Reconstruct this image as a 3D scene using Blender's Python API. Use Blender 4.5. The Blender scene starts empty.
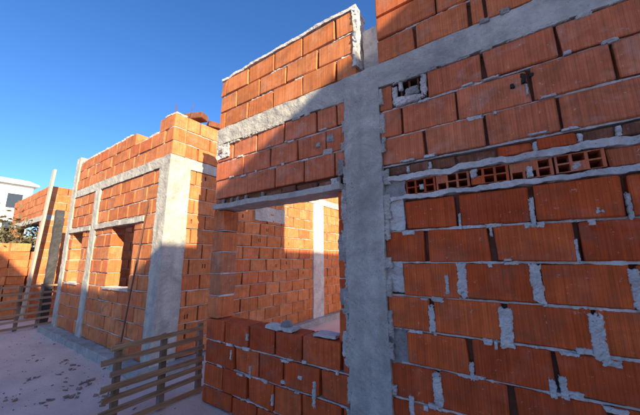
import bpy, bmesh, math, random
from mathutils import Vector, Matrix, noise
random.seed(7)
S = bpy.context.scene
C = S.collection

# ------------------------------------------------------------------ camera, sky, sun, exposure
F, YAW, PIT, ROL, DIST, EYE = 280.15, 0.59787, 0.18206, -0.00446, 1.8035, 1.32
fw = Vector((-math.sin(YAW)*math.cos(PIT), math.cos(YAW)*math.cos(PIT), math.sin(PIT)))
r0 = Vector((math.cos(YAW), math.sin(YAW), 0)); u0 = r0.cross(fw)
rt = r0*math.cos(ROL)+u0*math.sin(ROL); up = -r0*math.sin(ROL)+u0*math.cos(ROL)
CAM = Vector((0, -DIST, EYE))
cd = bpy.data.cameras.new('camera'); cam = bpy.data.objects.new('camera', cd); C.objects.link(cam)
cd.sensor_width = 36; cd.lens = F/640*36; cd.clip_start = .02; cd.clip_end = 2000
cam.matrix_world = Matrix(((rt.x, up.x, -fw.x, CAM.x), (rt.y, up.y, -fw.y, CAM.y), (rt.z, up.z, -fw.z, CAM.z), (0, 0, 0, 1)))
S.camera = cam

SUN_H = Vector((.912, -.410)); SUN_T = .48           # horizontal heading towards the sun, tan(elevation)
ELEV = math.atan(SUN_T)
w = bpy.data.worlds.new('World'); S.world = w; w.use_nodes = True
nt = w.node_tree; bg = nt.nodes['Background']
sky = nt.nodes.new('ShaderNodeTexSky'); sky.sky_type = 'NISHITA'; sky.sun_disc = False
sky.sun_elevation = ELEV; sky.sun_rotation = math.atan2(SUN_H.x, SUN_H.y)
sky.altitude = 2000; sky.air_density = 1.0; sky.dust_density = 7; sky.ozone_density = 4.5
hs = nt.nodes.new('ShaderNodeHueSaturation'); hs.inputs['Saturation'].default_value = 1.17; hs.inputs['Hue'].default_value = .504
nt.links.new(sky.outputs[0], hs.inputs['Color']); nt.links.new(hs.outputs[0], bg.inputs[0]); bg.inputs[1].default_value = .098
sd = bpy.data.lights.new('sun', 'SUN'); sd.energy = 4.4; sd.angle = math.radians(.5); sd.color = (1, .82, .54)
so = bpy.data.objects.new('sun', sd); C.objects.link(so); so.location = (20, -9, 14)
so.rotation_euler = Vector((SUN_H.x, SUN_H.y, SUN_T)).to_track_quat('Z', 'Y').to_euler()
S.view_settings.view_transform = 'Standard'; S.view_settings.look = 'None'
S.view_settings.gamma = 1; S.view_settings.use_curve_mapping = False
S.view_settings.exposure = 1.58

# ------------------------------------------------------------------ pixel helpers (640 x 415 photo -> place)
def ray(x, y): return fw + rt*((x-320)/F) + up*((207.5-y)/F)
def on_wall(x, y, Y=0.0):
    d = ray(x, y); return CAM + d*((Y+DIST)/d.y)
def on_side(x, y, X=-3.6):
    d = ray(x, y); return CAM + d*(X/d.x)
def on_ground(x, y, z=0.0):
    d = ray(x, y); return CAM + d*((z-EYE)/d.z)
def WX(x, y): return on_wall(x, y).x

# ------------------------------------------------------------------ materials
def new_mat(name):
    m = bpy.data.materials.new(name); m.use_nodes = True
    n = m.node_tree.nodes; l = m.node_tree.links
    return m, n, l, n['Principled BSDF']
def ramp(n, l, fac, stops):
    r = n.new('ShaderNodeValToRGB'); e = r.color_ramp.elements
    while len(e) < len(stops): e.new(.5)
    for k, (p, c) in enumerate(stops): e[k].position = p; e[k].color = (*c, 1)
    l.new(fac, r.inputs[0]); return r.outputs[0]
def noise_tex(n, l, vec, scale, detail=4, rough=.55, dist=0):
    t = n.new('ShaderNodeTexNoise'); t.inputs['Scale'].default_value = scale; t.inputs['Detail'].default_value = detail
    t.inputs['Roughness'].default_value = rough; t.inputs['Distortion'].default_value = dist
    l.new(vec, t.inputs['Vector']); return t.outputs[0]
def mix(n, l, fac, a, b, mode='MIX'):
    m = n.new('ShaderNodeMix'); m.data_type = 'RGBA'; m.blend_type = mode
    for sock, v in ((m.inputs[0], fac), (m.inputs[6], a), (m.inputs[7], b)):
        if isinstance(v, (int, float)): sock.default_value = v
        elif isinstance(v, tuple): sock.default_value = (*v, 1)
        else: l.new(v, sock)
    return m.outputs[2]
def mmath(n, l, op, a, b=None):
    m = n.new('ShaderNodeMath'); m.operation = op
    for k, v in enumerate((a, b)):
        if v is None: continue
        if isinstance(v, (int, float)): m.inputs[k].default_value = v
        else: l.new(v, m.inputs[k])
    return m.outputs[0]
def scaled(n, l, vec, s):
    m = n.new('ShaderNodeVectorMath'); m.operation = 'MULTIPLY'; m.inputs[1].default_value = s; l.new(vec, m.inputs[0]); return m.outputs[0]
def offset_obj(n, l):
    """object coordinates shifted by a per-object random amount"""
    tc = n.new('ShaderNodeTexCoord'); oi = n.new('ShaderNodeObjectInfo')
    v = n.new('ShaderNodeVectorMath'); v.operation = 'ADD'
    k = n.new('ShaderNodeVectorMath'); k.operation = 'SCALE'; k.inputs[0].default_value = (13.1, 7.7, 19.3); l.new(oi.outputs['Random'], k.inputs['Scale'])
    l.new(tc.outputs['Object'], v.inputs[0]); l.new(k.outputs[0], v.inputs[1])
    return v.outputs[0], oi.outputs['Random']
def bump(n, l, height, strength, dist, prev=None):
    b = n.new('ShaderNodeBump'); b.inputs['Strength'].default_value = strength; b.inputs['Distance'].default_value = dist
    l.new(height, b.inputs['Height'])
    if prev is not None: l.new(prev, b.inputs['Normal'])
    return b.outputs[0]
def brick_mat(name, lo, mid, hi, dust, dustcol=(.52, .40, .34), perobj=True):
    m, n, l, p = new_mat(name)
    vec, rnd = offset_obj(n, l)
    if not perobj:
        g = n.new('ShaderNodeNewGeometry'); rnd = g.outputs['Random Per Island']
    base = ramp(n, l, rnd, ((0, lo), (.5, mid), (1, hi)))
    blot = noise_tex(n, l, vec, 9, 5, .6)
    c = mix(n, l, .55, base, ramp(n, l, blot, ((.3, (.62, .58, .55)), (.7, (1.25, 1.2, 1.15)))), 'MULTIPLY')
    st = noise_tex(n, l, scaled(n, l, vec, (1, 1, .03)), 60, 3, .6)           # vertical extrusion lines
    c = mix(n, l, .45, c, ramp(n, l, st, ((.35, (.58, .55, .53)), (.65, (1.25, 1.22, 1.2)))), 'MULTIPLY')
    wv = n.new('ShaderNodeTexWave'); wv.wave_type = 'BANDS'; wv.bands_direction = 'X'; wv.wave_profile = 'SAW'
    wv.inputs['Scale'].default_value = 22; wv.inputs['Distortion'].default_value = .5; wv.inputs['Detail'].default_value = 2; l.new(scaled(n, l, vec, (1, 1, .15)), wv.inputs['Vector'])
    c = mix(n, l, .6, c, ramp(n, l, wv.outputs[1], ((.0, (.55, .52, .5)), (.25, (1.05, 1.05, 1.05)), (1, (1.05, 1.05, 1.05)))), 'MULTIPLY')
    grime = noise_tex(n, l, scaled(n, l, vec, (1, 1, 1.6)), 3.2, 8, .75, .8)
    c = mix(n, l, ramp(n, l, grime, ((.50, (0, 0, 0)), (.72, (.62,)*3))), c, (.16, .075, .045))
    du = noise_tex(n, l, vec, 5.5, 6, .7, .6)
    c = mix(n, l, ramp(n, l, du, ((.52, (0, 0, 0)), (.82, (dust,)*3))), c, dustcol)
    gp = n.new('ShaderNodeNewGeometry'); sp = noise_tex(n, l, gp.outputs['Position'], 38, 5, .75)
    c = mix(n, l, ramp(n, l, sp, ((.62, (0, 0, 0)), (.70, (.35+dust*.6,)*3))), c, (.55, .47, .42))
    l.new(c, p.inputs['Base Color']); p.inputs['Roughness'].default_value = .9; p.inputs['Specular IOR Level'].default_value = .2
    b = bump(n, l, wv.outputs[1], .45, .004)
    b = bump(n, l, st, .5, .003, b)
    b = bump(n, l, noise_tex(n, l, vec, 120, 4, .7), .4, .002, b)
    l.new(b, p.inputs['Normal']); return m
def stone_mat(name, dark, mid, light, scale=3, bmp=.5, streak=True):
    m, n, l, p = new_mat(name)
    g = n.new('ShaderNodeNewGeometry'); vec = g.outputs['Position']
    a = noise_tex(n, l, vec, scale, 7, .65, .4)
    c = ramp(n, l, a, ((.28, dark), (.5, mid), (.75, light)))
    if streak:
        s = noise_tex(n, l, scaled(n, l, vec, (1, 1, .12)), 9, 4, .6)
        c = mix(n, l, .5, c, ramp(n, l, s, ((.35, (.72, .72, .73)), (.62, (1.1, 1.1, 1.09)))), 'MULTIPLY')
    f = noise_tex(n, l, vec, 55, 6, .75)
    c = mix(n, l, .5, c, ramp(n, l, f, ((.3, (.7, .7, .7)), (.7, (1.2, 1.2, 1.2)))), 'MULTIPLY')
    pt = noise_tex(n, l, vec, 1.7, 9, .8, 1.2)
    c = mix(n, l, ramp(n, l, pt, ((.46, (0, 0, 0)), (.66, (.75,)*3))), c, tuple(q*.62 for q in dark))
    vo = n.new('ShaderNodeTexVoronoi'); vo.inputs['Scale'].default_value = 60; l.new(vec, vo.inputs['Vector'])
    pit = ramp(n, l, mmath(n, l, 'ADD', vo.outputs['Distance'], mmath(n, l, 'MULTIPLY', noise_tex(n, l, vec, 7, 3), .6)), ((.34, (0, 0, 0)), (.44, (1, 1, 1))))
    c = mix(n, l, 1.0, c, mix(n, l, pit, (.45, .45, .46), (1, 1, 1)), 'MULTIPLY')
    l.new(c, p.inputs['Base Color']); p.inputs['Roughness'].default_value = .93; p.inputs['Specular IOR Level'].default_value = .2
    b = bump(n, l, noise_tex(n, l, vec, 16, 6, .7), bmp, .012); b = bump(n, l, pit, .5, .004, b)
    b = bump(n, l, f, bmp*.8, .004, b)
    l.new(b, p.inputs['Normal']); return m
def wood_mat(name, a, b_, grain_axis='X'):
    m, n, l, p = new_mat(name)
    vec, rnd = offset_obj(n, l)
    sc = {'X': (.06, 1, 1), 'Z': (1, 1, .06)}[grain_axis]
    g = noise_tex(n, l, scaled(n, l, vec, sc), 60, 5, .6, .3)
    c = ramp(n, l, g, ((.3, a), (.7, b_)))
    c = mix(n, l, .6, c, ramp(n, l, rnd, ((0, (.7, .7, .72)), (1, (1.2, 1.15, 1.1)))), 'MULTIPLY')
    c = mix(n, l, ramp(n, l, noise_tex(n, l, vec, 4, 4), ((.5, (0, 0, 0)), (.75, (.5, .5, .5)))), c, (.30, .28, .27))
    l.new(c, p.inputs['Base Color']); p.inputs['Roughness'].default_value = .85
    l.new(bump(n, l, g, .5, .004), p.inputs['Normal']); return m
def plain(name, col, rough=.7, metal=0, nscale=20, var=.25):
    m, n, l, p = new_mat(name)
    g = n.new('ShaderNodeNewGeometry'); a = noise_tex(n, l, g.outputs['Position'], nscale, 5, .6)
    c = mix(n, l, 1.0, col, ramp(n, l, a, ((.3, (1-var,)*3), (.7, (1+var,)*3))), 'MULTIPLY')
    l.new(c, p.inputs['Base Color']); p.inputs['Roughness'].default_value = rough; p.inputs['Metallic'].default_value = metal
    return m

M = {}
BR = ((.40, .066, .018), (.50, .090, .023), (.57, .120, .034))
M['brick'] = brick_mat('terracotta_block', *BR, .16)
M['brick_dusty'] = brick_mat('dusty_terracotta_block', (.46, .130, .060), (.53, .160, .075), (.57, .19, .093), .5)
M['brick_many'] = brick_mat('terracotta_joined', *BR, .3, perobj=False)
M['brick_orange'] = brick_mat('orange_terracotta_block', (.47, .150, .052), (.54, .185, .068), (.58, .22, .090), .34, (.58, .47, .36))
M['brick_orange_many'] = brick_mat('orange_terracotta_joined', (.47, .150, .052), (.54, .185, .068), (.58, .22, .090), .34, (.58, .47, .36), perobj=False)
M['block_grey'] = brick_mat('mortar_stained_block', (.40, .15, .08), (.44, .18, .095), (.48, .20, .11), .6)
M['brick_mid'] = brick_mat('mid_terracotta_block', (.45, .125, .045), (.52, .150, .056), (.57, .18, .072), .35)
M['brick_dark'] = brick_mat('weathered_block', (.13, .055, .035), (.18, .075, .045), (.24, .10, .06), .4)
M['mortar'] = stone_mat('mortar', (.40, .385, .37), (.52, .505, .485), (.63, .61, .59), 8, .8, False)
M['mortar_grey'] = stone_mat('mortar_grey', (.20, .195, .19), (.29, .28, .275), (.38, .37, .36), 9, .8, False)
M['concrete'] = stone_mat('concrete', (.33, .32, .295), (.43, .42, .385), (.52, .505, .46), 3.2, .8)
M['floor_conc'] = stone_mat('footing_concrete', (.25, .25, .25), (.34, .34, .34), (.43, .43, .42), 4, .5, False)
M['wood'] = wood_mat('weathered_wood', (.15, .085, .045), (.36, .23, .13))
M['wood_pale'] = wood_mat('pale_wood', (.22, .15, .10), (.40, .29, .20))
M['wood_v'] = wood_mat('weathered_wood_upright', (.09, .058, .04), (.21, .14, .09), 'Z')
M['board'] = wood_mat('whitewashed_board', (.36, .32, .26), (.50, .45, .37), 'Z')
M['steel'] = plain('rusty_steel', (.12, .06, .04), .8, .3)
M['plaster'] = plain('white_plaster', (.74, .73, .72), .9, 0, 2, .08)
M['plaster_far'] = plain('aged_white_plaster', (.46, .46, .46), .9, 0, 2, .1)
M['plaster_grey'] = plain('grey_render', (.50, .49, .47), .9, 0, 1.5, .12)
M['glass'] = plain('window_glass', (.03, .04, .05), .08)
M['roof'] = plain('roof_tiles', (.33, .12, .07), .9, 0, 6, .3)
M['roof_pale'] = plain('pale_roof_sheet', (.42, .50, .46), .6, 0, 4, .15)
M['frame'] = plain('painted_frame', (.6, .6, .58), .5)
M['shutter'] = plain('green_shutter', (.08, .16, .10), .6)
M['leaf'] = plain('dry_leaves', (.085, .075, .035), .8, 0, 12, .5)
M['bark'] = plain('bark', (.10, .075, .055), .9)
M['tar'] = plain('dark_weathered_render', (.045, .045, .05), .95, 0, 8, .4)  # even, very dark grey for the post
M['void'] = plain('soot_dark', (.02, .016, .014), .95, 0, 30, .3)  # flat dark colour that paints the shade inside holes
M['core'] = plain('block_core', (.16, .07, .045), .95, 0, 15, .4)
M['debris'] = plain('dark_debris', (.20, .14, .12), .95, 0, 15, .5)
# ground
m, n, l, p = new_mat('dusty_ground'); g = n.new('ShaderNodeNewGeometry'); v = g.outputs['Position']
c = ramp(n, l, noise_tex(n, l, v, 1.3, 8, .65, .5), ((.3, (.64, .51, .46)), (.55, (.76, .62, .57)), (.75, (.84, .71, .66))))
c = mix(n, l, ramp(n, l, noise_tex(n, l, v, 22, 6, .75), ((.60, (0, 0, 0)), (.72, (.55,)*3))), c, (.40, .30, .27))
c = mix(n, l, ramp(n, l, noise_tex(n, l, v, .6, 5, .7), ((.55, (0, 0, 0)), (.7, (.45,)*3))), c, (.52, .40, .36))
l.new(c, p.inputs['Base Color']); p.inputs['Roughness'].default_value = .95
b = bump(n, l, noise_tex(n, l, v, 9, 8, .8), 1.0, .045); b = bump(n, l, noise_tex(n, l, v, 80, 5, .7), .6, .006, b); l.new(b, p.inputs['Normal'])
M['ground'] = m

# ------------------------------------------------------------------ object helpers
def obj(name, me, mat, parent=None, loc=(0, 0, 0), rotz=0):
    if isinstance(me, bmesh.types.BMesh):
        bm = me; me = bpy.data.meshes.new(name); bm.normal_update(); bm.to_mesh(me); bm.free()
    if mat is not None and not me.materials: me.materials.append(M[mat])
    o = bpy.data.objects.new(name, me); C.objects.link(o); o.location = loc; o.rotation_euler = (0, 0, rotz)
    if parent: o.parent = parent
    return o
def tag(o, label, cat, group=None):
    o['label'] = label; o['category'] = cat
    if group: o['group'] = group
    return o
def thing(name, label, cat, loc=(0, 0, 0), rotz=0, group=None):
    o = bpy.data.objects.new(name, None); C.objects.link(o); o.empty_display_size = .2
    o.location = loc; o.rotation_euler = (0, 0, rotz); return tag(o, label, cat, group)
def add_box(bm, x0, x1, y0, y1, z0, z1, jit=0, rng=random):
    vs = [bm.verts.new((x+rng.uniform(-jit, jit), y+rng.uniform(-jit, jit), z+rng.uniform(-jit, jit))) for z in (z0, z1) for y in (y0, y1) for x in (x0, x1)]
    for f in ((0, 2, 3, 1), (4, 5, 7, 6), (0, 1, 5, 4), (2, 6, 7, 3), (0, 4, 6, 2), (1, 3, 7, 5)): bm.faces.new([vs[i] for i in f])
    return vs
def rough_box(x0, x1, y0, y1, z0, z1, res=.03, amp=.006, freq=9, seed=0, bm=None, big=0, bigfreq=2.0):
    """closed box of small quads, its skin pushed about by noise"""
    bm = bm or bmesh.new(); tmp = bmesh.new()
    n = [max(1, min(420, int(round((b-a)/res)))) for a, b in ((x0, x1), (y0, y1), (z0, z1))]
    lo = (x0, y0, z0); hi = (x1, y1, z1)
    for ax in range(3):
        a1, a2 = (ax+1) % 3, (ax+2) % 3
        for side in (0, 1):
            grid = []
            for i in range(n[a1]+1):
                row = []
                for j in range(n[a2]+1):
                    q = [0, 0, 0]; q[ax] = hi[ax] if side else lo[ax]
                    q[a1] = lo[a1]+(hi[a1]-lo[a1])*i/n[a1]; q[a2] = lo[a2]+(hi[a2]-lo[a2])*j/n[a2]
                    row.append(tmp.verts.new(q))
                grid.append(row)
            for i in range(n[a1]):
                for j in range(n[a2]):
                    f = (grid[i][j], grid[i+1][j], grid[i+1][j+1], grid[i][j+1])
                    tmp.faces.new(f if side else f[::-1])
    bmesh.ops.remove_doubles(tmp, verts=tmp.verts, dist=1e-5)
    off = Vector((seed*3.17, seed*1.7, seed*5.3))
    for v in tmp.verts:
        d = noise.noise_vector((v.co+off)*freq)*amp+noise.noise_vector((v.co+off)*freq*2.9)*amp*.55+noise.noise_vector((v.co+off)*freq*7)*amp*.3
        if big: d += noise.noise_vector((v.co+off)*bigfreq)*big
        v.co += d
    me = bpy.data.meshes.new('tmp'); tmp.to_mesh(me); tmp.free(); bm.from_mesh(me); bpy.data.meshes.remove(me)
    return bm
def lump(rx, ry, rz, seed, sub=2, amp=.35, freq=2.2):
    bm = bmesh.new(); bmesh.ops.create_icosphere(bm, subdivisions=sub, radius=1)
    o = Vector((seed*2.3, seed*4.1, seed*.7))
    for v in bm.verts:
        k = 1+amp*noise.noise(v.co*freq+o)+amp*.5*noise.noise(v.co*freq*2.7+o)
        # squarish outline, so that a smear of mortar is no ellipse
        q = v.co; q = Vector((math.copysign(abs(q.x)**.7, q.x), q.y, math.copysign(abs(q.z)**.7, q.z)))
        v.co = Vector((q.x*rx*k, q.y*ry, q.z*rz*k))
    for f in bm.faces: f.smooth = True
    return bm
def add_tube(bm, a, b, r, seg=7, r2=None):
    a, b = Vector(a), Vector(b); d = (b-a).normalized(); s = d.orthogonal().normalized(); t = d.cross(s); r2 = r if r2 is None else r2
    A = [bm.verts.new(a+(s*math.cos(k*2*math.pi/seg)+t*math.sin(k*2*math.pi/seg))*r) for k in range(seg)]
    B = [bm.verts.new(b+(s*math.cos(k*2*math.pi/seg)+t*math.sin(k*2*math.pi/seg))*r2) for k in range(seg)]
    for k in range(seg): bm.faces.new((A[k], A[(k+1) % seg], B[(k+1) % seg], B[k]))
    bm.faces.new(A[::-1]); bm.faces.new(B)

# ------------------------------------------------------------------ bricks
T = .19                                                 # wall thickness
BJ = .012                                               # bed joint
_cache = {}
def brick_mesh(L, H, D=T, mat='brick'):
    var = random.randrange(4)
    key = (round(L, 2), round(H, 2), round(D, 2), mat, var)
    if key in _cache: return _cache[key]
    L, H, D = round(L, 2), round(H, 3), round(D, 2)
    bm = bmesh.new(); rng = random.Random(hash(key[:3])+var)
    add_box(bm, -L/2, L/2, -D/2, D/2, -H/2, H/2, .0028, rng)
    bmesh.ops.bevel(bm, geom=list(bm.edges), offset=.006, segments=1, affect='EDGES', profile=.6)
    for v in bm.verts: v.co += Vector((rng.uniform(-1, 1), rng.uniform(-1, 1), rng.uniform(-1, 1)))*.0016
    if rng.random() < .5:                               # a chipped arris
        c = Vector((rng.choice((-1, 1))*L/2, -D/2, rng.choice((-1, 1))*H/2))
        for v in bm.verts:
            if (v.co-c).length < .03: v.co += (Vector((0, 0, 0))-c).normalized()*rng.uniform(.006, .016)
    me = bpy.data.meshes.new('brick'); bm.normal_update(); bm.to_mesh(me); bm.free(); me.materials.append(M[mat])
    _cache[key] = me; return me
def hole_brick_mesh(L, H, holes, mat='brick', D=T, deep=.09):
    """block whose face is pierced: holes = [(x0,x1,z0,z1)] in local metres"""
    bm = bmesh.new()
    xs = sorted({-L/2, L/2, *[h[0] for h in holes], *[h[1] for h in holes]}); zs = sorted({-H/2, H/2, *[h[2] for h in holes], *[h[3] for h in holes]})
    def inside(x, z): return any(h[0] < x < h[1] and h[2] < z < h[3] for h in holes)
    y0, y1 = -D/2, -D/2+deep
    def quad(*p): bm.faces.new([bm.verts.new(q) for q in p])
    for a, b in zip(xs, xs[1:]):
        for c, d in zip(zs, zs[1:]):
            y = y1 if inside((a+b)/2, (c+d)/2) else y0
            quad((a, y, c), (b, y, c), (b, y, d), (a, y, d))
    for a, b, c, d in holes:
        quad((a, y0, c), (b, y0, c), (b, y1, c), (a, y1, c)); quad((a, y0, d), (a, y1, d), (b, y1, d), (b, y0, d))
        quad((a, y0, c), (a, y1, c), (a, y1, d), (a, y0, d)); quad((b, y0, c), (b, y0, d), (b, y1, d), (b, y1, c))
    h = H/2; e = L/2; y = D/2
    quad((-e, y, -h), (-e, y, h), (e, y, h), (e, y, -h)); quad((-e, y0, h), (e, y0, h), (e, y, h), (-e, y, h)); quad((-e, y0, -h), (-e, y, -h), (e, y, -h), (e, y0, -h))
    quad((-e, y0, -h), (-e, y0, h), (-e, y, h), (-e, y, -h)); quad((e, y0, -h), (e, y, -h), (e, y, h), (e, y0, h))
    bmesh.ops.remove_doubles(bm, verts=bm.verts, dist=1e-6); bmesh.ops.recalc_face_normals(bm, faces=bm.faces)
    me = bpy.data.meshes.new('brick'); bm.to_mesh(me); bm.free(); me.materials.append(M[mat]); return me
def put_brick(parent, x0, x1, z0, z1, mat='brick', y=T/2, name='brick', me=None, jit=1, D=T):
    L, H = x1-x0, z1-z0
    o = obj(name, me or brick_mesh(L, H, D, mat), None, parent, ((x0+x1)/2, y+random.uniform(-.006, .006)*jit, (z0+z1)/2+random.uniform(-.002, .002)*jit))
    o.rotation_euler = (random.uniform(-.012, .012)*jit, random.uniform(-.008, .008)*jit, random.uniform(-.012, .012)*jit)
    return o
def bed(bm, x0, x1, z, th=BJ, proud=.006, depth=T, seed=0, step=.012):
    """one bed of mortar with a ragged squeezed front, closed mesh"""
    n = max(2, int((x1-x0)/step)); rows = []
    for i in range(n+1):
        x = x0+(x1-x0)*i/n
        f = noise.noise(Vector((x*5, z*13+seed, 1.3)))*.8+noise.noise(Vector((x*23, z*9+seed, 4.1)))*.5+noise.noise(Vector((x*71, z*9+seed, 4.1)))*.35
        yf = .014-max(0, f)*proud*2.6-f*.006
        g1 = noise.noise(Vector((x*22, z*5+seed, 9.2)))+.6*noise.noise(Vector((x*80, z*5+seed, 9.2))); g2 = noise.noise(Vector((x*19, z*6+seed, 2.7)))+.6*noise.noise(Vector((x*67, z*6+seed, 2.7)))
        a = max(.003, th/2*(.85+.5*g1+max(0, f)*.6)); b = max(.003, th/2*(.85+.5*g2+max(0, f)*1.1))
        rows.append([bm.verts.new(q) for q in ((x, yf, z-b), (x, yf, z+a), (x, depth-.008, z+a), (x, depth-.008, z-b))])
    for A, B in zip(rows, rows[1:]):
        for k in range(4): bm.faces.new((A[k], A[(k+1) % 4], B[(k+1) % 4], B[k])[::-1])
    bm.faces.new(rows[0]); bm.faces.new(rows[-1][::-1])
def core_box(bm, *a):
    n0 = len(bm.faces); add_box(bm, *a); bm.faces.ensure_lookup_table()
    for f in bm.faces[n0:]: f.material_index = 1
def wall_obj(name, bm, parent):
    o = obj(name, bm, 'mortar', parent); o.data.materials.append(M['core']); return o
def regular(x0, x1, row, pitch=.36, phase=0.0, jit=.012):
    """joint positions of a half-bond course"""
    k = phase+(row % 2)*pitch/2; out = []; x = x0-pitch+(k % pitch)
    while x < x1-.05:
        if x > x0+.05: out.append(x+random.uniform(-jit, jit))
        x += pitch
    return out
def course(wall, x0, x1, z0, z1, joints, mat='brick', gap=.016, mk=None):
    """bricks between the joints; joints = x or (x, gap)"""
    pts = [(x0, 0)]+[(j if isinstance(j, tuple) else (j, gap)) for j in sorted(joints, key=lambda q: q[0] if isinstance(q, tuple) else q)]+[(x1, 0)]
    for (a, ga), (b, gb) in zip(pts, pts[1:]):
        if b-gb/2-(a+ga/2) > .03: (mk or put_brick)(wall, a+ga/2, b-gb/2, z0+BJ/2, z1-BJ/2, mat)
def smear(wall, x, z, wd, ht, seed, mat='mortar', y=.004, th=.012, name='mortar_smear'):
    return obj(name, ragged(wd, ht, seed, th), mat, wall, (x, y-.004, z))
def ragged(wd, ht, seed, h=.010, res=None):
    """thin crust of mortar with a torn outline and a lumpy front, closed at the back"""
    res = res or max(.003, min(wd, ht)/13); bm = bmesh.new(); W, H = wd*.8, ht*.66
    nx, nz = max(4, int(2*W/res)), max(4, int(2*H/res)); o = Vector((seed*3.7, seed*1.3, 0)); vs = {}
    def m(x, z):
        q = Vector((x, 0, z))
        e = 1-max((abs(x)/(wd/2))**2.2, (abs(z)/(ht/2))**3)
        k = min(wd, ht)
        return e+.75*noise.noise(q/k*1.3+o)+.45*noise.noise(q/k*3.6+o)+.2*noise.noise(q/k*9+o)
    val = {}
    for i in range(nx+1):
        for j in range(nz+1):
            x, z = -W+2*W*i/nx, -H+2*H*j/nz; val[i, j] = (x, z, m(x, z))
    def vert(i, j):
        if (i, j) not in vs:
            x, z, e = val[i, j]; t = max(0, min(1, e/.7)); q = Vector((x, 0, z))
            if e <= 0:
                d_ = res*.3; gx = (m(x+d_, z)-m(x-d_, z))/(2*d_); gz = (m(x, z+d_)-m(x, z-d_))/(2*d_); g2 = gx*gx+gz*gz
                if g2 > 0:
                    k_ = min(1.0, 1.0*res/max(1e-9, abs(e)/math.sqrt(g2)))*(-e/g2); x += gx*k_; z += gz*k_
            y = .010 if e <= 0 else -h*(t**.6)*(.55+.5*noise.noise(q*45+o)+.35*noise.noise(q*120+o))
            vs[i, j] = bm.verts.new((x, min(y, .010), z))
        return vs[i, j]
    for i in range(nx):
        for j in range(nz):
            if max(val[i, j][2], val[i+1, j][2], val[i, j+1][2], val[i+1, j+1][2]) > 0:
                bm.faces.new((vert(i, j), vert(i+1, j), vert(i+1, j+1), vert(i, j+1)))
    if not bm.faces: add_box(bm, -wd/3, wd/3, 0, .01, -ht/3, ht/3)
    return bm

# ================================================================== THE SETTING
bm = bmesh.new()
def spread(lo, hi, step, far): return [-far, -far*.3, -far*.1, lo-6, lo-2]+[lo+step*i for i in range(int((hi-lo)/step)+1)]+[hi+2, hi+6, far*.1, far*.3, far]
gx, gy = spread(-10, 1.5, .05, 600), spread(-2.4, 1.6, .05, 600); gv = []
for x in gx:
    row = []
    for y in gy:
        z = 0 if abs(x) > 12 or abs(y) > 6 else min(0, -.012+.016*noise.noise(Vector((x*1.7, y*1.7, 3)))+.010*noise.noise(Vector((x*6, y*6, 1)))+.006*noise.noise(Vector((x*17, y*17, 2))))
        row.append(bm.verts.new((x, y, z)))
    gv.append(row)
for A, B in zip(gv, gv[1:]):
    for k in range(len(gy)-1): bm.faces.new((A[k], B[k], B[k+1], A[k+1])).smooth = True
ground = obj('ground', bm, 'ground'); ground['kind'] = 'structure'

# ================================================================== HOUSE WITH THE WINDOW BESIDE THE COLUMN
XL, XR = -2.6, 1.03                                     # ends of its front
CL, CR = -.985, -.70                                    # the column
house = thing('brick_house', 'unfinished red hollow brick house front with one window opening beside a rough concrete column', 'house')
BB, BT = 2.56, 2.752                                    # ring beam
core = bmesh.new()
# --- wall right of the column
def px_row(lst): return [WX(x, y) for x, y in lst]
wallR = bmesh.new()
core_box(wallR, CR-.01, XR-.02, .05, .14, 0, 1.705); core_box(wallR, CR-.01, XR-.02, .05, .14, 1.86, 2.36); core_box(wallR, WX(425, 80)+.02, XR-.02, .05, .14, 2.36, BB-.01)
zs = [.096, .296, .496, .696, .892, 1.092, 1.298, 1.498, 1.697]
sd_ = 0
for z in zs[:-1]: bed(wallR, CR, XR, z, seed=sd_); sd_ += 3.3
for z in (1.955, 2.157, 2.367): bed(wallR, CR, XR, z, seed=sd_, proud=.002); sd_ += 3.3
WR = wall_obj('wall', wallR, house)
course(WR, CR, XR, 0, zs[0], regular(CR, XR, 1), 'brick')
rowsR = [ # z0, z1, start x, joints (pixel), material
 (zs[0], zs[1], CR, None, 'brick'),
 (zs[1], zs[2], CR, [(411, 405), (493, 412), (559, 405)], 'brick'),
 (zs[2], zs[3], CR, [(437.5, 386), (511.7, 400), (610, 411)], 'brick'),
 (zs[3], zs[4], WX(408, 350), [(471.5, 355), (556, 373)], 'brick'),
 (zs[4], zs[5], CR, [(431.5, 312), (506.7, 325), (598, 335)], 'brick'),
 (zs[5], zs[6], WX(403, 275), [(461.5, 280), (538, 283), (637, 288)], 'brick'),
 (zs[6], zs[7], CR, [(425.6, 240), (491.6, 240), (578, 240)], 'brick'),
 (zs[7], zs[8], WX(405, 215), [(457.7, 214), (532, 205), (628, 198)], 'brick'),
]
for k, (z0, z1, xs, js, mt) in enumerate(rowsR):
    J = px_row(js) if js else regular(CR, XR, k)
    while XR-J[-1] > .42: J.append(J[-1]+.36)
    course(WR, xs, XR, z0, z1, J, mt, gap=.024)
# mortar smears over head joints (pixel x, y, width m, height share, light?)
for k, (x, y, wd, ht) in enumerate([(532.5, 213, .022, .16), (460, 222, .016, .10), (630, 207, .018, .13), (462, 281, .05, .18), (447, 284, .022, .11), (537, 284, .05, .19), (637, 289, .035, .18),
        (432, 320, .038, .16), (506, 327, .062, .20), (599, 337, .050, .19), (472, 372, .022, .09), (553, 388, .028, .09), (564, 388, .03, .1), (438, 392, .052, .18), (577, 250, .016, .1), (491, 231, .014, .06),
        (613, 364, .06, .03), (576, 396, .07, .03), (412, 408, .03, .12), (530, 226, .05, .025), (496, 345, .016, .045), (600, 210, .03, .03)]):
    q = on_wall(x, y); smear(WR, q.x, q.z, wd, ht, k+1)
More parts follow.
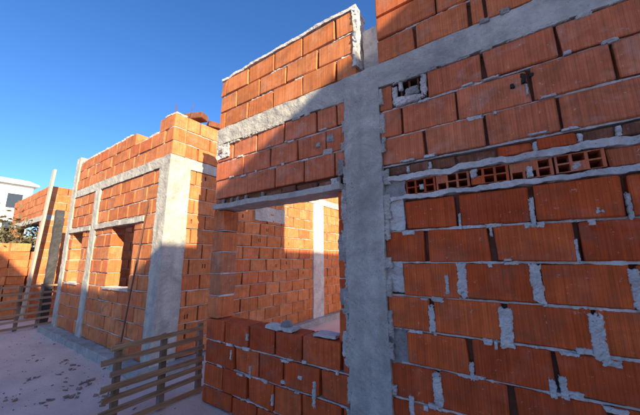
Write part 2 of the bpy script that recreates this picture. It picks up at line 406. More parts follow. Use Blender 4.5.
# mortar packed between the toothed column and the bricks
for k, (x0, x1, y0, y1) in enumerate([(384, 405, 197, 233), (386, 404, 259, 293), (386, 408, 325, 365)]):
    a, b = on_wall(x0, y1), on_wall(x1, y0)
    obj('mortar_fill', rough_box(CR-.01, b.x-.012, .004+.01*(k > 0), .17, a.z+.012, b.z-.012, .012, .012, 14, k+3), 'mortar' if k != 2 else 'mortar_grey', WR)
# lintel band: mortar, a row of blocks laid end-on, mortar, a row of cut blocks
obj('mortar_band', rough_box(CR, XR, -.010, .17, 1.702, 1.730, .011, .012, 9, 5), 'mortar', WR)
obj('mortar_band', rough_box(CR, XR, -.014, .17, 1.834, 1.868, .011, .015, 8, 8), 'mortar', WR)
obj('mortar_fill', rough_box(CR, WX(404, 190)+.006, .012, .17, 1.725, 1.84, .012, .012, 13, 44), 'mortar_grey', WR)
core2 = bmesh.new(); add_box(core2, CR, XR-.02, .172, .184, 1.69, 1.88); obj('mortar_back', core2, 'mortar_grey', WR)
x = WX(404, 190)+.01; k = 0
rng = random.Random(4)
while x < .30:
    Lb = .19
    cells = []
    for i in range(3):
        for j in range(2):
            a = -Lb/2+.012+i*.058; c_ = -.043+j*.046
            if rng.random() < .86: cells.append((a, a+.046, c_, c_+.038))
    put_brick(WR, x, x+Lb-.004, 1.737, 1.831, 'brick_dark', T/2+rng.uniform(0, .02), me=hole_brick_mesh(Lb-.006, .092, cells, rng.choice(('brick', 'brick_dark', 'brick_dusty')), deep=.16), jit=1.5)
    if rng.random() < .7: smear(WR, x+rng.uniform(0, .19), 1.76+rng.uniform(0, .05), rng.uniform(.02, .045), rng.uniform(.03, .07), k+40, 'mortar', .005)
    x += Lb+.002; k += 1
course(WR, x, XR, 1.733, 1.835, [x+.34], 'brick_dusty', .03)
x = CR+.02; k = 0
while x < XR-.05:
    L = min(rng.uniform(.13, .24), XR-x)
    put_brick(WR, x, x+L-.014, 1.875+rng.uniform(0, .008), 1.945-rng.uniform(0, .012), 'brick_dark' if rng.random() < .75 else 'brick', T/2+rng.uniform(.0, .03), jit=2)
    if rng.random() < .5: smear(WR, x+L-.007, 1.905, .02, .05, k+70, 'mortar')
    x += L; k += 1
# courses between lintel band and beam
holeR2 = (523, 80)
def mk_R2(wall, a, b, z0, z1, mt): put_brick(wall, a, b, z0, z1, mt)
course(WR, CR, XR, 1.955, 2.157, px_row([(424.6, 145), (485.3, 131), (561.5, 117)])+[WX(561.5, 117)+.38], 'brick_dusty', .014)
q = on_wall(524, 82)
course(WR, CR, XR, 2.157, 2.367, px_row([(402, 122), (456.5, 105), (532, 90), (613, 58)])+[WX(613, 58)+.36], 'brick_dusty', .014)
# a chased hole in that course, its shade painted as dark patches, with a dribble of mortar
obj('chased_hole', ragged(.022, .062, 3, .002), 'void', WR, (q.x, -.008, q.z+.02))
for dx, dz in ((-.055, -.005), (.035, .03)): obj('chased_hole', ragged(.022, .026, 5+dx*50, .002), 'void', WR, (q.x+dx, -.008, q.z+dz))
smear(WR, q.x+.008, q.z-.045, .012, .07, 21)
# box cut-out near the column (mortared socket)
a, b = on_wall(392, 106), on_wall(425, 72)
jr3 = px_row([(482.5, 64), (556.5, 38)])
course(WR, b.x+.01, XR, 2.367, BB, jr3+[jr3[-1]+.36], 'brick_dusty', .014)
course(WR, CR, a.x-.0, 2.367, BB, [], 'brick_dusty', .012)
Lk = b.x-a.x-.004; cl = [(-Lk/2+.012+i*Lk/4, -Lk/2+.012+(i+.78)*Lk/4, -.07+.02*(i % 2), .082) for i in range(4)]
put_brick(WR, a.x+.002, b.x-.002, 2.373, BB-.006, 'brick_dark', T/2+.012, me=hole_brick_mesh(Lk, BB-2.379, cl, 'brick_dark', deep=.15))
for k, (fx, fz, wd, ht) in enumerate(((.5, .10, .17, .05), (.35, .2, .12, .05), (.62, .42, .09, .06), (.12, .5, .035, .12), (.95, .5, .04, .15), (.3, .75, .03, .06))): smear(WR, a.x+Lk*fx, 2.375+.18*fz, wd, ht, 150+k, 'mortar' if k != 2 else 'mortar_grey', -.002, .02, 'mortar_fill')
# --- parapet right of the gap
pr = bmesh.new(); core_box(pr, CR+.03, XR-.02, .05, .14, BT+.01, 4.74)
for z in (2.958, 3.158, 3.358, 3.556, 3.756, 3.956, 4.156, 4.356, 4.556): bed(pr, CR+.012, XR, z, proud=.004, seed=z*7)
PR = wall_obj('parapet', pr, house)
course(PR, CR+.01, XR, BT+.004, 2.958, px_row([(414.6, 36), (468.7, 12), (485.5, 12)])+[WX(485.5, 12)+.36], 'brick_mid', .018)
course(PR, CR+.01, XR, 2.958, 3.158, [WX(435, 4), WX(435, 4)+.36, WX(435, 4)+.72], 'brick_mid', .014)
course(PR, CR+.01, XR, 3.158, 3.358, regular(CR, XR, 0), 'brick_mid', .014)
for i in range(7): course(PR, CR+.01, XR, 3.358+.2*i-.002*(i > 0), 3.556+.2*i, regular(CR, XR, i+1), 'brick_mid', .014)

# --- wall left of the column, with the window
WLx, WRx, SILL, HEAD = -2.43, -1.065, .752, 1.83
wl = bmesh.new()
core_box(wl, XL+.02, CL+.01, .05, .14, 0, SILL-.012); core_box(wl, XL+.02, CL+.01, .05, .14, 1.9, BB-.01)
core_box(wl, XL+.02, WLx-.012, .051, .139, SILL-.02, 1.91); core_box(wl, WRx+.012, CL+.01, .051, .139, SILL-.02, 1.91)
for z in (.145, .345, .55): bed(wl, XL, CL, z, seed=z*9)
for z in (2.157, 2.362): bed(wl, XL, CL, z, seed=z*9, proud=.002)
for k in range(5):
    z = SILL+(k+0)*.2155+.0
    if k: bed(wl, XL, WLx, z, seed=z*4); bed(wl, WRx, CL, z, seed=z*5)
WLo = wall_obj('wall', wl, house)
j1 = px_row([(225, 325), (249, 331), (275, 338), (301.5, 345)]); j1.append(j1[-1]+.345)
j2 = [x_-.18 for x_ in j1[1:]]+[j1[-1]+.17-.03]
course(WLo, XL, CL, .55, SILL, j1, 'brick', .018); course(WLo, XL, CL, .345, .55, j2, 'brick', .018)
course(WLo, XL, CL, .145, .345, j1, 'brick', .018); course(WLo, XL, CL, 0, .145, j2, 'brick', .018)
for k in range(5):
    z = SILL+k*.2155
    put_brick(WLo, XL, WLx, z+.006, z+.2095, 'brick_mid' if k not in (1, 2) else 'block_grey'); put_brick(WLo, WRx, CL-.008*(k % 2), z+.006, z+.2095, 'brick')
for k, (x_, y_, wd, ht) in enumerate([(314, 395, .03, .17), (250, 372, .02, .1), (231, 355, .02, .08), (247, 337, .02, .06), (272, 400, .022, .08), (283, 382, .05, .03), (300, 378, .04, .03)]):
    q = on_wall(x_, y_); smear(WLo, q.x, q.z, wd, ht, k+80)
q = on_wall(280, 326); obj('mortar_fill', rough_box(q.x-.17, q.x+.12, .0, .12, SILL, SILL+.026, .02, .012, 12, 4), 'mortar', WLo)
obj('mortar_fill', lump(.05, .05, .04, 5), 'mortar_grey', WLo, (q.x+.02, .06, SILL+.03))
q = on_wall(322, 331); obj('mortar_fill', rough_box(q.x-.1, q.x+.1, .02, .15, SILL, SILL+.018, .02, .008, 14, 7), 'mortar', WLo)
# mortar at the jamb beside the column
for k, (z, h) in enumerate(((.66, .17), (1.3, .2), (1.62, .25), (1.0, .12))):
    obj('mortar_fill', rough_box(CL-.05-.02*(k % 2), CL+.01, -.006, .15, z, z+h, .014, .014, 13, k+11), 'mortar_grey' if k % 2 else 'mortar', WLo)
# lintel plank and the rubble above it
lin = obj('lintel', rough_box(XL+.04, CL-.03, -.055, .185, HEAD+.002, HEAD+.050, .025, .006, 8, 3, big=.008), 'concrete', house)
x = XL+.03; k = 0
while x < CL-.06:
    L = rng.uniform(.09, .24); L = min(L, CL-.03-x)
    put_brick(WLo, x, x+L-.012, HEAD+.058, 1.946-rng.uniform(0, .015), 'brick_dark', T/2+rng.uniform(0, .03), jit=2.5)
    if rng.random() < .6: smear(WLo, x+L-.01, HEAD+.085, .03, .05, k+110, 'mortar_grey')
    x += L; k += 1
j3 = WX(316.5, 120); J3 = [j3-.36*i for i in range(4)]+[j3+.2]
course(WLo, XL, CL, 2.362, BB, J3, 'brick_dusty', .016)
j2 = WX(297, 155); course(WLo, XL, CL, 2.157, 2.362, [j2, WX(269.7, 158), WX(269.7, 158)-.36, j2+.3], 'brick_dusty', .014)
j1 = WX(304, 172); course(WLo, XL, CL, 1.952, 2.157, [j1, WX(275, 178), WX(275, 178)-.37, j1+.3], 'brick_dusty', .014)
for k, (x_, y_, wd, ht) in enumerate([(330, 138, .07, .07), (327, 152, .10, .05), (341, 168, .06, .12), (335, 182, .07, .06), (318, 145, .04, .04)]):
    q = on_wall(x_, y_); smear(WLo, q.x, q.z, wd, ht, k+130, 'mortar' if k % 2 else 'mortar_grey')
# --- parapet left of the gap: x XL .. PE
PE = -.885
pl = bmesh.new(); core_box(pl, XL+.02, PE-.02, .05, .14, BT+.01, 3.36)
for z in (2.958, 3.158): bed(pl, XL, PE, z, proud=.003, seed=z*3)
PL = wall_obj('parapet', pl, house)
for i, (a, b) in enumerate(((BT+.004, 2.958), (2.958, 3.158), (3.158, 3.36))): course(PL, XL, PE, a, b, regular(XL, PE, i, phase=.1), 'brick_orange', .013)
obj('mortar_cap', rough_box(XL-.004, PE+.02, -.006, .2, 3.366, 3.395, .014, .009, 8, 14, big=.012), 'mortar', PL)
obj('mortar_fill', rough_box(PE-.012, PE+.022, -.006, .16, BT+.08, 3.37, .016, .016, 10, 17), 'mortar', PL)
# --- beam, column, stub in the gap
obj('ring_beam', rough_box(XL-.006, XR, -.012, .2, BB+.004, BT, .012, .005, 12, 1, big=.006, bigfreq=3), 'concrete', house)
col = obj('column', rough_box(CL, CR, -.020, .2, 0, BB+.012, .012, .006, 11, 2, big=.014, bigfreq=2.6), 'concrete', house)
rc = random.Random(21)
for k in range(26):
    e = k % 2; z = .08+k*.095+rc.uniform(-.04, .04)
    if e == 0 and SILL < z < HEAD: pass
    smear(col, (CL-.006) if e == 0 else (CR+.008), z, rc.uniform(.03, .085), rc.uniform(.05, .19), 200+k, 'concrete', -.004, .014, 'concrete_spill')
for k in range(22):
    x_ = XL+.1+k*.165+rc.uniform(-.05, .05)
    if CL-.03 < x_ < CR+.03: continue
    smear(house, x_, BB+rc.uniform(-.006, .008), rc.uniform(.06, .2), rc.uniform(.02, .05), 240+k, 'concrete', -.002, .012, 'concrete_spill')
# crumbs of mortar stuck on the brick faces
for k in range(46):
    x_, z_ = rc.uniform(CR+.1, .75), rc.choice(zs[1:-1]+[2.157, 2.367, 1.955])+rc.uniform(-.02, .02)
    smear(WR, x_, z_, rc.uniform(.02, .09), rc.uniform(.012, .03), 300+k, 'mortar', 0, .007)
for k in range(26):
    x_, z_ = rc.uniform(XL+.05, CL-.05), rc.choice((.145, .345, .55, 2.157, 2.362))+rc.uniform(-.015, .015)
    smear(WLo, x_, z_, rc.uniform(.02, .09), rc.uniform(.012, .03), 360+k, 'mortar', 0, .007)
obj('column_stub', rough_box(PE+.03, CR-.0, .10, .20, BT-.01, 3.20, .02, .008, 12, 4), 'mortar', house)
q = on_wall(225, 155)
obj('mortar_fill', rough_box(XL-.004, XL+.20, -.012, .05, 2.40, BB-.004, .015, .012, 14, 41), 'mortar', WLo)
obj('socket_recess', rough_box(XL+.05, XL+.11, -.0235, -.005, 2.46, 2.50, .012, .004, 20, 4), 'debris', WLo)  # raised dark block that paints the shade of a small recess
for x_, y_ in ((485, 22), (505, 13)):
    q = on_wall(x_, y_); smear(WR, q.x, q.z, .05, .035, x_, 'mortar_grey', -.012, .012)

# ================================================================== SUNLIT HOUSE WITH TWO WINDOWS
HX0, HX1 = -7.42, -3.6
h2 = thing('brick_house', 'sunlit orange brick house with two window openings, concrete corner column and ring beam', 'house')
B2, T2, P2 = 2.55, 2.70, 3.30
W1 = (-5.22, -4.43); W2 = (-7.05, -6.5); S2, H2 = .90, 1.84
Z0 = .10
def rects_minus(x0, x1, ops):
    out = []; x = x0
    for a, b in sorted(ops):
        if a > x: out.append((x, a))
        x = b
    if x1 > x: out.append((x, x1))
    return out
def opening_wall(parent, x0, x1, zt, ops, name='wall', first=0, mat='brick_orange', visible=lambda x, z: True, stuff='brick_orange_many', joinall=False, gap=.016, z0=Z0, cols=(), ch=.2, rowseed=0, skip=None, holes=0, coretop=0):
    """wall of half-bond blocks with openings (x0,x1,z0,z1); bricks out of view go into one mesh"""
    bm = bmesh.new(); edges = sorted({z0, zt, *[o[2] for o in ops], *[o[3] for o in ops]})
    for a, b in zip(edges, edges[1:]):
        act = [(o[0]-.03, o[1]+.03) for o in ops if o[2] < (a+b)/2 < o[3]]
        for s, e in rects_minus(x0+.02, x1-.02, act): core_box(bm, s, e, .05, .14, a+(.0 if a == z0 else -.02), b-.012-(coretop if b == zt else 0))
    wl_ = []; rows = []
    n = max(1, round((zt-z0)/ch)); hh = (zt-z0)/n
    for k in range(n):
        a, b = z0+k*hh, z0+(k+1)*hh; mid = (a+b)/2
        act = [(o[0], o[1]) for o in ops if o[2]-.04 < mid < o[3]+.04]+[(c0+(.012 if c0 > x0+.05 else -.01), c1-(.012 if c1 < x1-.05 else -.01)) for c0, c1 in cols]
        for s, e in rects_minus(x0, x1, act):
            if k: bed(bm, s+.004, e-.004, a, seed=a*7+rowseed, proud=.004, step=.04)
            J = [j for j in regular(x0, x1, k+first) if s+.06 < j < e-.06]
            pts = [s]+J+[e]
            for p_, q_ in zip(pts, pts[1:]):
                if q_-p_ < .025: continue
                rows.append((p_+(gap/2 if p_ != s else 0), q_-(gap/2 if q_ != e else 0), a+BJ/2, b-BJ/2))
    wo = wall_obj(name, bm, parent)
    hid = bmesh.new(); nh = 0
    for a, b, c_, d in rows:
        if skip and skip((a+b)/2, (c_+d)/2): continue
        if not joinall and visible((a+b)/2, (c_+d)/2):
            if holes and random.random() < holes and b-a > .2:
                L, H = b-a, d-c_; cx = random.uniform(-.06, .06); cz = random.uniform(-.03, .03)
                hs_ = [(cx-.026, cx-.010, cz-.03, cz+.025), (cx+.008, cx+.026, cz-.03, cz+.028)] if random.random() < .6 else [(cx-.012, cx+.012, cz-.03, cz+.03)]
                put_brick(wo, a, b, c_, d, mat, me=hole_brick_mesh(L, H, hs_, mat))
            else: put_brick(wo, a, b, c_, d, mat if random.random() > .15 else 'brick_mid' if mat == 'brick_orange' else mat)
        else:
            y = random.uniform(-.003, .003); add_box(hid, a, b, y, T+y, c_, d, .003); nh += 1
    if nh:
        o = obj('brick_courses', hid, stuff, wo); o['kind'] = 'stuff'
    else: hid.free()
    return wo
ops2 = [(W1[0], W1[1], S2, H2), (W2[0], W2[1], S2, H2)]
colsF = [(HX1-.235, HX1), (-6.13, -5.9), (HX0, HX0+.2)]
opening_wall(h2, HX0, HX1, B2, ops2, cols=colsF, rowseed=2)
def jag(x, z): return z > 3.1 and noise.noise(Vector((x*2.3, 3.1, .4))) > .22
PW = opening_wall(h2, HX0, HX1-.005, P2, [], name='parapet', z0=T2+.005, first=1, rowseed=5, skip=jag, coretop=.2)
# side wall into the passage (faces the window house)
def vis_side(u, z): return u < 1.1 or (.8 < z < 2.1 and u < 4.5)
SWL = 5.2
sw = opening_wall(h2, .19, SWL, B2, [], name='side_wall', first=0, visible=vis_side, rowseed=9, cols=[(0, .27), (3.2, 3.6)], holes=.16, mat='brick_orange')
sw.location = (HX1, 0, 0); sw.rotation_euler = (0, 0, math.pi/2)
sp = opening_wall(h2, .19, SWL, P2, [], name='parapet', z0=T2+.005, first=1, visible=lambda u, z: u < 1.1, rowseed=11)
sp.location = (HX1, 0, 0); sp.rotation_euler = (0, 0, math.pi/2)
obj('mortar_cap', rough_box(-.18, .008, .0, SWL, P2+.0, P2+.035, .03, .016, 7, 4, big=.012), 'mortar', sp).matrix_local = sp.matrix_local.inverted() @ Matrix.Translation((HX1, 0, -.19 if False else 0))
obj('padstone', rough_box(on_side(255, 215).y, on_side(285, 215).y, -.01, .12, on_side(270, 222).z, on_side(270, 208).z, .03, .01, 9, 4), 'concrete', sw)
obj('column', rough_box(3.2, 3.6, -.02, .17, 0, B2, .03, .008, 9, 6), 'mortar', sw)
obj('ring_beam', rough_box(HX0-.005, HX1+.012, -.016, .18, B2+.003, T2, .03, .006, 12, 7, big=.006), 'concrete', h2)
obj('ring_beam', rough_box(HX1-.18, HX1+.012, .18, SWL, B2+.003, T2, .03, .006, 12, 8, big=.006), 'concrete', h2)
obj('corner_column', rough_box(HX1-.235, HX1+.016, -.02, .275, Z0-.02, B2+.01, .025, .006, 10, 9, big=.008), 'concrete', h2)
obj('column', rough_box(-6.13, -5.9, -.014, .17, Z0-.02, B2+.01, .03, .006, 10, 10, big=.006), 'concrete', h2)
obj('column', rough_box(HX0-.01, HX0+.2, -.02, .17, Z0-.02, P2+.12, .03, .006, 10, 12, big=.006), 'concrete', h2)
obj('lintel', rough_box(HX0+.2, -6.14, -.028, .16, H2, H2+.075, .03, .007, 9, 13), 'concrete', h2)
obj('lintel', rough_box(-5.9, -4.15, -.028, .16, H2, H2+.075, .03, .007, 9, 14), 'concrete', h2)
for k, (a, b) in enumerate((W1, W2)): obj('sill', rough_box(a-.04, b+.04, -.02, .17, S2-.01, S2+.018, .03, .008, 10, k+15), 'mortar', h2)
# ragged mortar along the parapet top
bm = bmesh.new(); x = HX0+.2; k = 0
while x < HX1-.1:
    L = rng.uniform(.12, .4)
    o = obj('mortar_cap', rough_box(x, min(x+L, HX1), .01, .17, P2-.006-(.2 if jag(x+L/2, 3.2) else 0), P2+rng.uniform(.01, .035)-(.2 if jag(x+L/2, 3.2) else 0), .03, .012, 10, k+50), 'mortar', PW); x += L+rng.uniform(0, .12); k += 1
# footing step
obj('footing', rough_box(HX0-.2, HX1+.02, -.16, .1, -.02, Z0, .035, .008, 7, 19, big=.012), 'floor_conc', h2)
obj('footing', rough_box(HX1-.1, HX1+.14, .1, SWL, -.02, Z0, .06, .008, 7, 20), 'floor_conc', h2)
# inner walls: far side wall and back wall
fs = opening_wall(h2, .2, SWL, B2, [], name='side_wall', joinall=True, rowseed=14); fs.location = (HX0+.19, 0, 0); fs.rotation_euler = (0, 0, math.pi/2)
bw = opening_wall(h2, HX0, HX1-.2, B2, [], name='back_wall', joinall=True, rowseed=15); bw.location = (0, SWL-.19, 0)
for k, (x_, y_) in enumerate(((HX1-.05, .05), (HX1-.18, .06), (HX1-.06, .2), (HX1-.17, .2))):
    bm = bmesh.new(); add_tube(bm, (x_, y_, P2-.1), (x_+.03*(k-1), y_+.03*k, P2+.16+.05*(k % 3)), .004); obj('rebar', bm, 'steel', h2)
# back wall of the house with the window, closing its rooms
bk = opening_wall(house, HX1+.01, 4.2, 2.5, [], name='back_wall', joinall=True, z0=0, rowseed=17); bk.location = (0, SWL, 0)

# steel pole against the sunlit front
a = on_wall(147, 205, -.06); bm = bmesh.new(); add_tube(bm, (a.x, -.045, 2.14), (a.x-.02, -.20, 0), .009)
tag(obj('steel_pole', bm, 'steel'), 'thin rusty steel pole leaning on sunlit brick front beside corner column', 'pole')
# loose blocks and sticks lying on the side wall
for k, (u, dz, rz) in enumerate(((.35, 0, .4), (.72, 0, 1.2), (1.0, 0, .2))):
    me = brick_mesh(.3, .09, .16, 'brick_dark'); o = obj('loose_brick', me, None, None, (HX1-.09, u, P2+.05+.045), rz)
    tag(o, ['dark loose block on the sunlit house side wall, next to corner', 'dark loose block lying mid way along the mortar topped side wall', 'loose block on the side wall top beside the taller parapet'][k], 'brick', 'loose blocks on the wall top')

# ================================================================== FAR HOUSE
FX0, FX1 = -13.2, -9.35
h3 = thing('brick_house', 'distant unfinished orange brick house behind the pale leaning board, dark wide opening below its beam', 'house')
opening_wall(h3, FX0, FX1, 3.15, [(-12.4, -9.75, .3, 2.28)], joinall=True, rowseed=21, z0=0)
obj('beam', rough_box(FX0, FX1+.01, -.015, .18, 2.285, 2.42, .06, .01, 6, 3), 'concrete', h3)
s3 = opening_wall(h3, .19, 4, 3.15, [], name='side_wall', joinall=True, rowseed=23, z0=0); s3.location = (FX1, 0, 0); s3.rotation_euler = (0, 0, math.pi/2)
s4 = opening_wall(h3, FX0, FX1-.2, 3.0, [], name='back_wall', joinall=True, rowseed=24, z0=0); s4.location = (0, 3.8, 0)
bm = bmesh.new(); add_box(bm, FX0, FX1-.2, .2, 3.79, 2.45, 2.58); obj('slab', bm, 'concrete', h3)
# leaning board and grey post in the gap
a, b = on_wall(56.5, 171, -.1), on_wall(50, 235, -.1)
L = math.hypot(3.62, .12)
bm = bmesh.new(); add_box(bm, -.075, .075, -.02, .02, 0, 3.5, .004)
o = obj('leaning_board', bm, 'board', None, (-9.16, -.13, 0)); o.rotation_euler = (-.03, .03, 0)
tag(o, 'tall pale sunlit plank leaning on the distant brick house corner', 'plank')
o = tag(obj('concrete_post', rough_box(-8.52, -8.37, .0, .14, 0, 2.44, .04, .01, 8, 2, big=.01), 'tar'), 'dark grey concrete post standing in the gap between two brick houses', 'post')

# ================================================================== SLATTED BARRIERS
def barrier(label, loc, rz, length, height, nsl, posts, mat, matv, seed, tilt=0, ragged=0):
    t = thing('slatted_barrier', label, 'barrier', loc, rz); t.rotation_euler = (tilt, 0, rz)
    rg = random.Random(seed)
    for px_ in posts:
        bm = bmesh.new(); add_box(bm, px_-.024, px_+.024, -.02, .02, 0, height+rg.uniform(-.01, .035), .005, rg); obj('post', bm, matv, t)
    for k in range(nsl):
        z = .05+(height-.08)*k/(nsl-1)+rg.uniform(-.008, .008); hh = rg.uniform(.018, .024)
        e0, e1 = rg.uniform(.0, .06)*(1+ragged), rg.uniform(-.01, .05)
        bm = bmesh.new(); add_box(bm, -e0, length+e1, -.039, -.021, z-hh, z+hh, .003, rg)
        o = obj('slat', bm, mat, t); o.rotation_euler = (rg.uniform(-.06, .06), rg.uniform(-.025, .025), 0)
    return t
barrier('weathered dark slatted wooden barrier standing against the end of the window wall', (-2.77, -.70, 0), math.radians(92), .80, .64, 7, (.02, .40, .78), 'wood', 'wood_v', 3, tilt=-.04, ragged=1)
barrier('pale slatted wooden barrier standing across the gap by the grey post', (-7.85, -.75, 0), math.radians(108), 1.05, .84, 7, (.03, .36, .7, 1.02), 'wood_pale', 'wood_v', 5, tilt=-.03)

# ================================================================== HEAPS BEYOND THE FAR BARRIER
st = thing('brick_stack', 'tall stack of hollow blocks behind the pale slatted barrier, sunlit on top', 'bricks', (-9.75, -1.02, 0), math.radians(93))
rs = random.Random(5)
for k in range(9):
    for i in range(4):
        for j in range(2):
            if k == 8 and rs.random() < .35: continue
            me = brick_mesh(.33, .19, T, 'brick_orange'); o = obj('brick', me, None, st, (.1+i*.345+rs.uniform(-.02, .02), j*.22+rs.uniform(-.02, .02), .097+k*.191)); o.rotation_euler.z = rs.uniform(-.05, .05)
def shrub(name, label, loc, rx, rz_, h, nleaf, seed, leafm='leaf', ls=.07):
    rg = random.Random(seed); t = thing(name, label, 'shrub', loc)
    bm = bmesh.new(); tips = []
    for k in range(9):
        a = rg.uniform(0, 6.28); r = rg.uniform(.3, 1)*rx; tip = Vector((math.cos(a)*r, math.sin(a)*r, h*rg.uniform(.6, 1))); midp = tip*.5+Vector((rg.uniform(-.1, .1), rg.uniform(-.1, .1), .1))
        add_tube(bm, (rg.uniform(-.05, .05), rg.uniform(-.05, .05), 0), midp, .022, 5, .013); add_tube(bm, midp, tip, .013, 5, .004); tips += [tip, midp]
    obj('stems', bm, 'bark', t)
    bm = bmesh.new()
    for k in range(nleaf):
        c_ = rg.choice(tips)+Vector((rg.gauss(0, rx*.3), rg.gauss(0, rx*.3), rg.gauss(0, h*.14)))
        if c_.z < .05: continue
        d = Vector((rg.gauss(0, 1), rg.gauss(0, 1), rg.gauss(0, 1))).normalized(); s = d.orthogonal().normalized(); e = ls*rg.uniform(.6, 1.3)
        bm.faces.new([bm.verts.new(c_+q) for q in (d*e, s*e*.4, -d*e, -s*e*.4)])
    obj('foliage', bm, 'leaf', t); return t
shrub('dry_shrub', 'dark dry shrub in front of the distant brick house opening', (-11.0, -.25, 0), .75, 0, 2.15, 2600, 2)
shrub('dry_shrub', 'low dark scrub beside the tall stack of hollow blocks', (-13.2, -.75, 0), .9, 0, 2.2, 2600, 8)
# planks propped among the scrub
for k, (x_, y_, L, a, lab) in enumerate(((-9.15, -.55, 1.3, .3, 'short dark plank propped beside the block stack'), (-11.6, -1.3, 2.0, -.2, 'long weathered plank propped in the dark scrub'))):
    bm = bmesh.new(); add_box(bm, -.06, .06, -.015, .015, 0, L, .004)
    o = obj('propped_plank', bm, 'wood_v', None, (x_, y_, 0)); o.rotation_euler = (.12, a, 0); tag(o, lab, 'plank')

# ================================================================== BACKGROUND AND UNSEEN SHADOW HOUSES
def box_house(name, label, loc, rz, wx, wy, h, wins, wallm, roofm, rise, over=.4):
    t = thing(name, label, 'house', loc, rz)
    bm = bmesh.new(); add_box(bm, -wx/2, wx/2, 0, wy, 0, h); obj('wall', bm, wallm, t)
    bm = bmesh.new(); e = over
    pts = [(-wx/2-e, -e, h), (wx/2+e, -e, h), (wx/2+e, wy+e, h), (-wx/2-e, wy+e, h)]
    lo_ = [bm.verts.new((x_, y_, h+.01)) for x_, y_, _ in pts]; hi_ = [bm.verts.new((x_, y_, h+.16)) for x_, y_, _ in pts]
    rg_ = [bm.verts.new((-wx/2-e, wy/2, h+.16+rise)), bm.verts.new((wx/2+e, wy/2, h+.16+rise))]
    bm.faces.new(lo_[::-1])
    for k in range(4): bm.faces.new((lo_[k], lo_[(k+1) % 4], hi_[(k+1) % 4], hi_[k]))
    bm.faces.new((hi_[0], hi_[1], rg_[1], rg_[0])); bm.faces.new((hi_[2], hi_[3], rg_[0], rg_[1])); bm.faces.new((hi_[1], hi_[2], rg_[1])); bm.faces.new((hi_[3], hi_[0], rg_[0]))
    obj('roof', bm, roofm, t)
    for x_, z_, ww, hh in wins:
        bm = bmesh.new()
        for a in ((x_-ww/2-.06, x_-ww/2, z_, z_+hh), (x_+ww/2, x_+ww/2+.06, z_, z_+hh), (x_-ww/2-.06, x_+ww/2+.06, z_+hh, z_+hh+.06), (x_-ww/2-.1, x_+ww/2+.1, z_-.06, z_)): add_box(bm, a[0], a[1], -.05, .02, a[2], a[3])
        f = obj('window', bm, 'frame', t)
        bm = bmesh.new(); add_box(bm, x_-ww/2, x_+ww/2, -.012, .01, z_, z_+hh); obj('pane', bm, 'glass', f)
    return t
d = ray(-20, 230); d = Vector((d.x, d.y, 0)).normalized(); pos = CAM+d*34; pos.z = 0
box_house('white_house', 'far white plastered house with pale roof beyond the scrub', pos, math.atan2(-d.x, d.y)+.15, 5, 6, 7.6, [(x_, z_, .9, 1.2) for x_ in (-1.5, 1.5) for z_ in (1, 3.3, 5.6)], 'plaster_far', 'roof_pale', .9, .3)

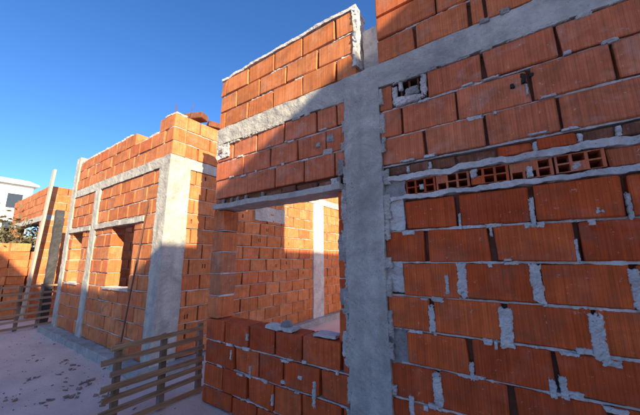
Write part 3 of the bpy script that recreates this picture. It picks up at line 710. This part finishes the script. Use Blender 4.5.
# two unseen houses added to cast shade: the valley between their roofs outlines the shadow on the brick fronts
HD = 12.0; SH = SUN_H.normalized(); EV = Vector((-SH.y, SH.x))      # across the sun's heading
QX, QY = -4.83+SH.x*HD, SH.y*HD; QZ = (1.16-.28)+SUN_T*HD
def shadow_house(label, prof, base, depth, wallm, wins, w0, w1):
    """profile (w, z) of the roof line across the sun's heading, extruded away from the lane"""
    t = thing('plastered_house', label, 'house', (QX, QY, 0), math.atan2(EV.y, EV.x))
    # local x = across, local y = away from the brick fronts is -y
    bm = bmesh.new(); ring = [(w0, 0)]+[(w_, z_-.12) for w_, z_ in prof]+[(w1, 0)]
    A = [bm.verts.new((x_, -.2, z_)) for x_, z_ in ring]; B = [bm.verts.new((x_, -depth, z_)) for x_, z_ in ring]
    bm.faces.new(A); bm.faces.new(B[::-1])
    for k in range(len(ring)): bm.faces.new((A[k], A[(k+1) % len(ring)], B[(k+1) % len(ring)], B[k]))
    bmesh.ops.recalc_face_normals(bm, faces=bm.faces); obj('wall', bm, wallm, t)
    bm = bmesh.new(); ring = list(prof)+[(w_, z_-.1) for w_, z_ in prof[::-1]]
    A = [bm.verts.new((x_, 0, z_)) for x_, z_ in ring]; B = [bm.verts.new((x_, -depth-.2, z_)) for x_, z_ in ring]
    m_ = len(prof); nn = len(ring)
    for i in range(m_-1):
        bm.faces.new((A[i], A[i+1], A[nn-2-i], A[nn-1-i])); bm.faces.new((B[i], B[i+1], B[nn-2-i], B[nn-1-i])[::-1])
    for k in range(nn): bm.faces.new((A[k], A[(k+1) % nn], B[(k+1) % nn], B[k]))
    bmesh.ops.recalc_face_normals(bm, faces=bm.faces); obj('roof', bm, 'roof', t)
    for x_, z_ in wins:
        bm = bmesh.new()
        for a in ((x_-.56, x_-.5, z_, z_+1.3), (x_+.5, x_+.56, z_, z_+1.3), (x_-.56, x_+.56, z_+1.3, z_+1.36), (x_-.6, x_+.6, z_-.06, z_)): add_box(bm, a[0], a[1], -.22, -.15, a[2], a[3])
        f = obj('window', bm, 'frame', t)
        bm = bmesh.new(); add_box(bm, x_-.5, x_+.5, -.21, -.185, z_, z_+1.3); obj('pane', bm, 'glass', f)
shadow_house('grey rendered house with a low single pitch roof at the lane bend', [(0, QZ), (5.2, QZ+.2*5.2)], 0, 6, 'plaster_grey', [(1.3, 1), (3.6, 1), (1.3, 4), (3.6, 4)], .0, 5.1)
shadow_house('white plastered house with a steep gable at the lane bend', [(-6.9, QZ), (-3.45, QZ+1.07*3.45), (-.002, QZ)], 0, 6, 'plaster', [(-5, 1), (-2, 1), (-5, 4), (-2, 4)], -6.8, -.004)

# ================================================================== RUBBLE ON THE GROUND
bm = bmesh.new(); rg = random.Random(11)
def chip(x, y, s):
    t = bmesh.new(); q = s*rg.uniform(.5, 1.5); r_ = s*rg.uniform(.4, .9)
    add_box(t, -q, q, -r_, r_, -s*.35, s*.35, s*.4, rg)
    rot = Matrix.Translation((x, y, s*.2-.010)) @ Matrix.Rotation(rg.uniform(0, 6.28), 4, 'Z') @ Matrix.Rotation(rg.uniform(-.4, .4), 4, 'X')
    for v in t.verts: v.co = rot @ v.co
    me = bpy.data.meshes.new('t'); t.to_mesh(me); t.free(); bm.from_mesh(me); bpy.data.meshes.remove(me)
for (px_, py_) in ((66, 361), (72, 367), (62, 381), (72, 386), (77, 391), (84, 383), (90, 380), (105, 394), (70, 396), (93, 355), (62, 372), (100, 404), (40, 360), (30, 378), (15, 395), (48, 402)):
    g_ = on_ground(px_, py_)
    for k in range(4): chip(g_.x+rg.gauss(0, .05), g_.y+rg.gauss(0, .04), rg.uniform(.006, .022))
for k in range(700):
    x_, y_ = rg.uniform(-9, -2.4), rg.uniform(-1.9, -.16)
    chip(x_, y_, rg.uniform(.002, .007) if rg.random() < .97 else rg.uniform(.008, .014))
rub = obj('rubble', bm, 'debris'); rub['kind'] = 'stuff'; rub['label'] = 'dark crumbs and chips scattered over the pale dusty ground'; rub['category'] = 'rubble'
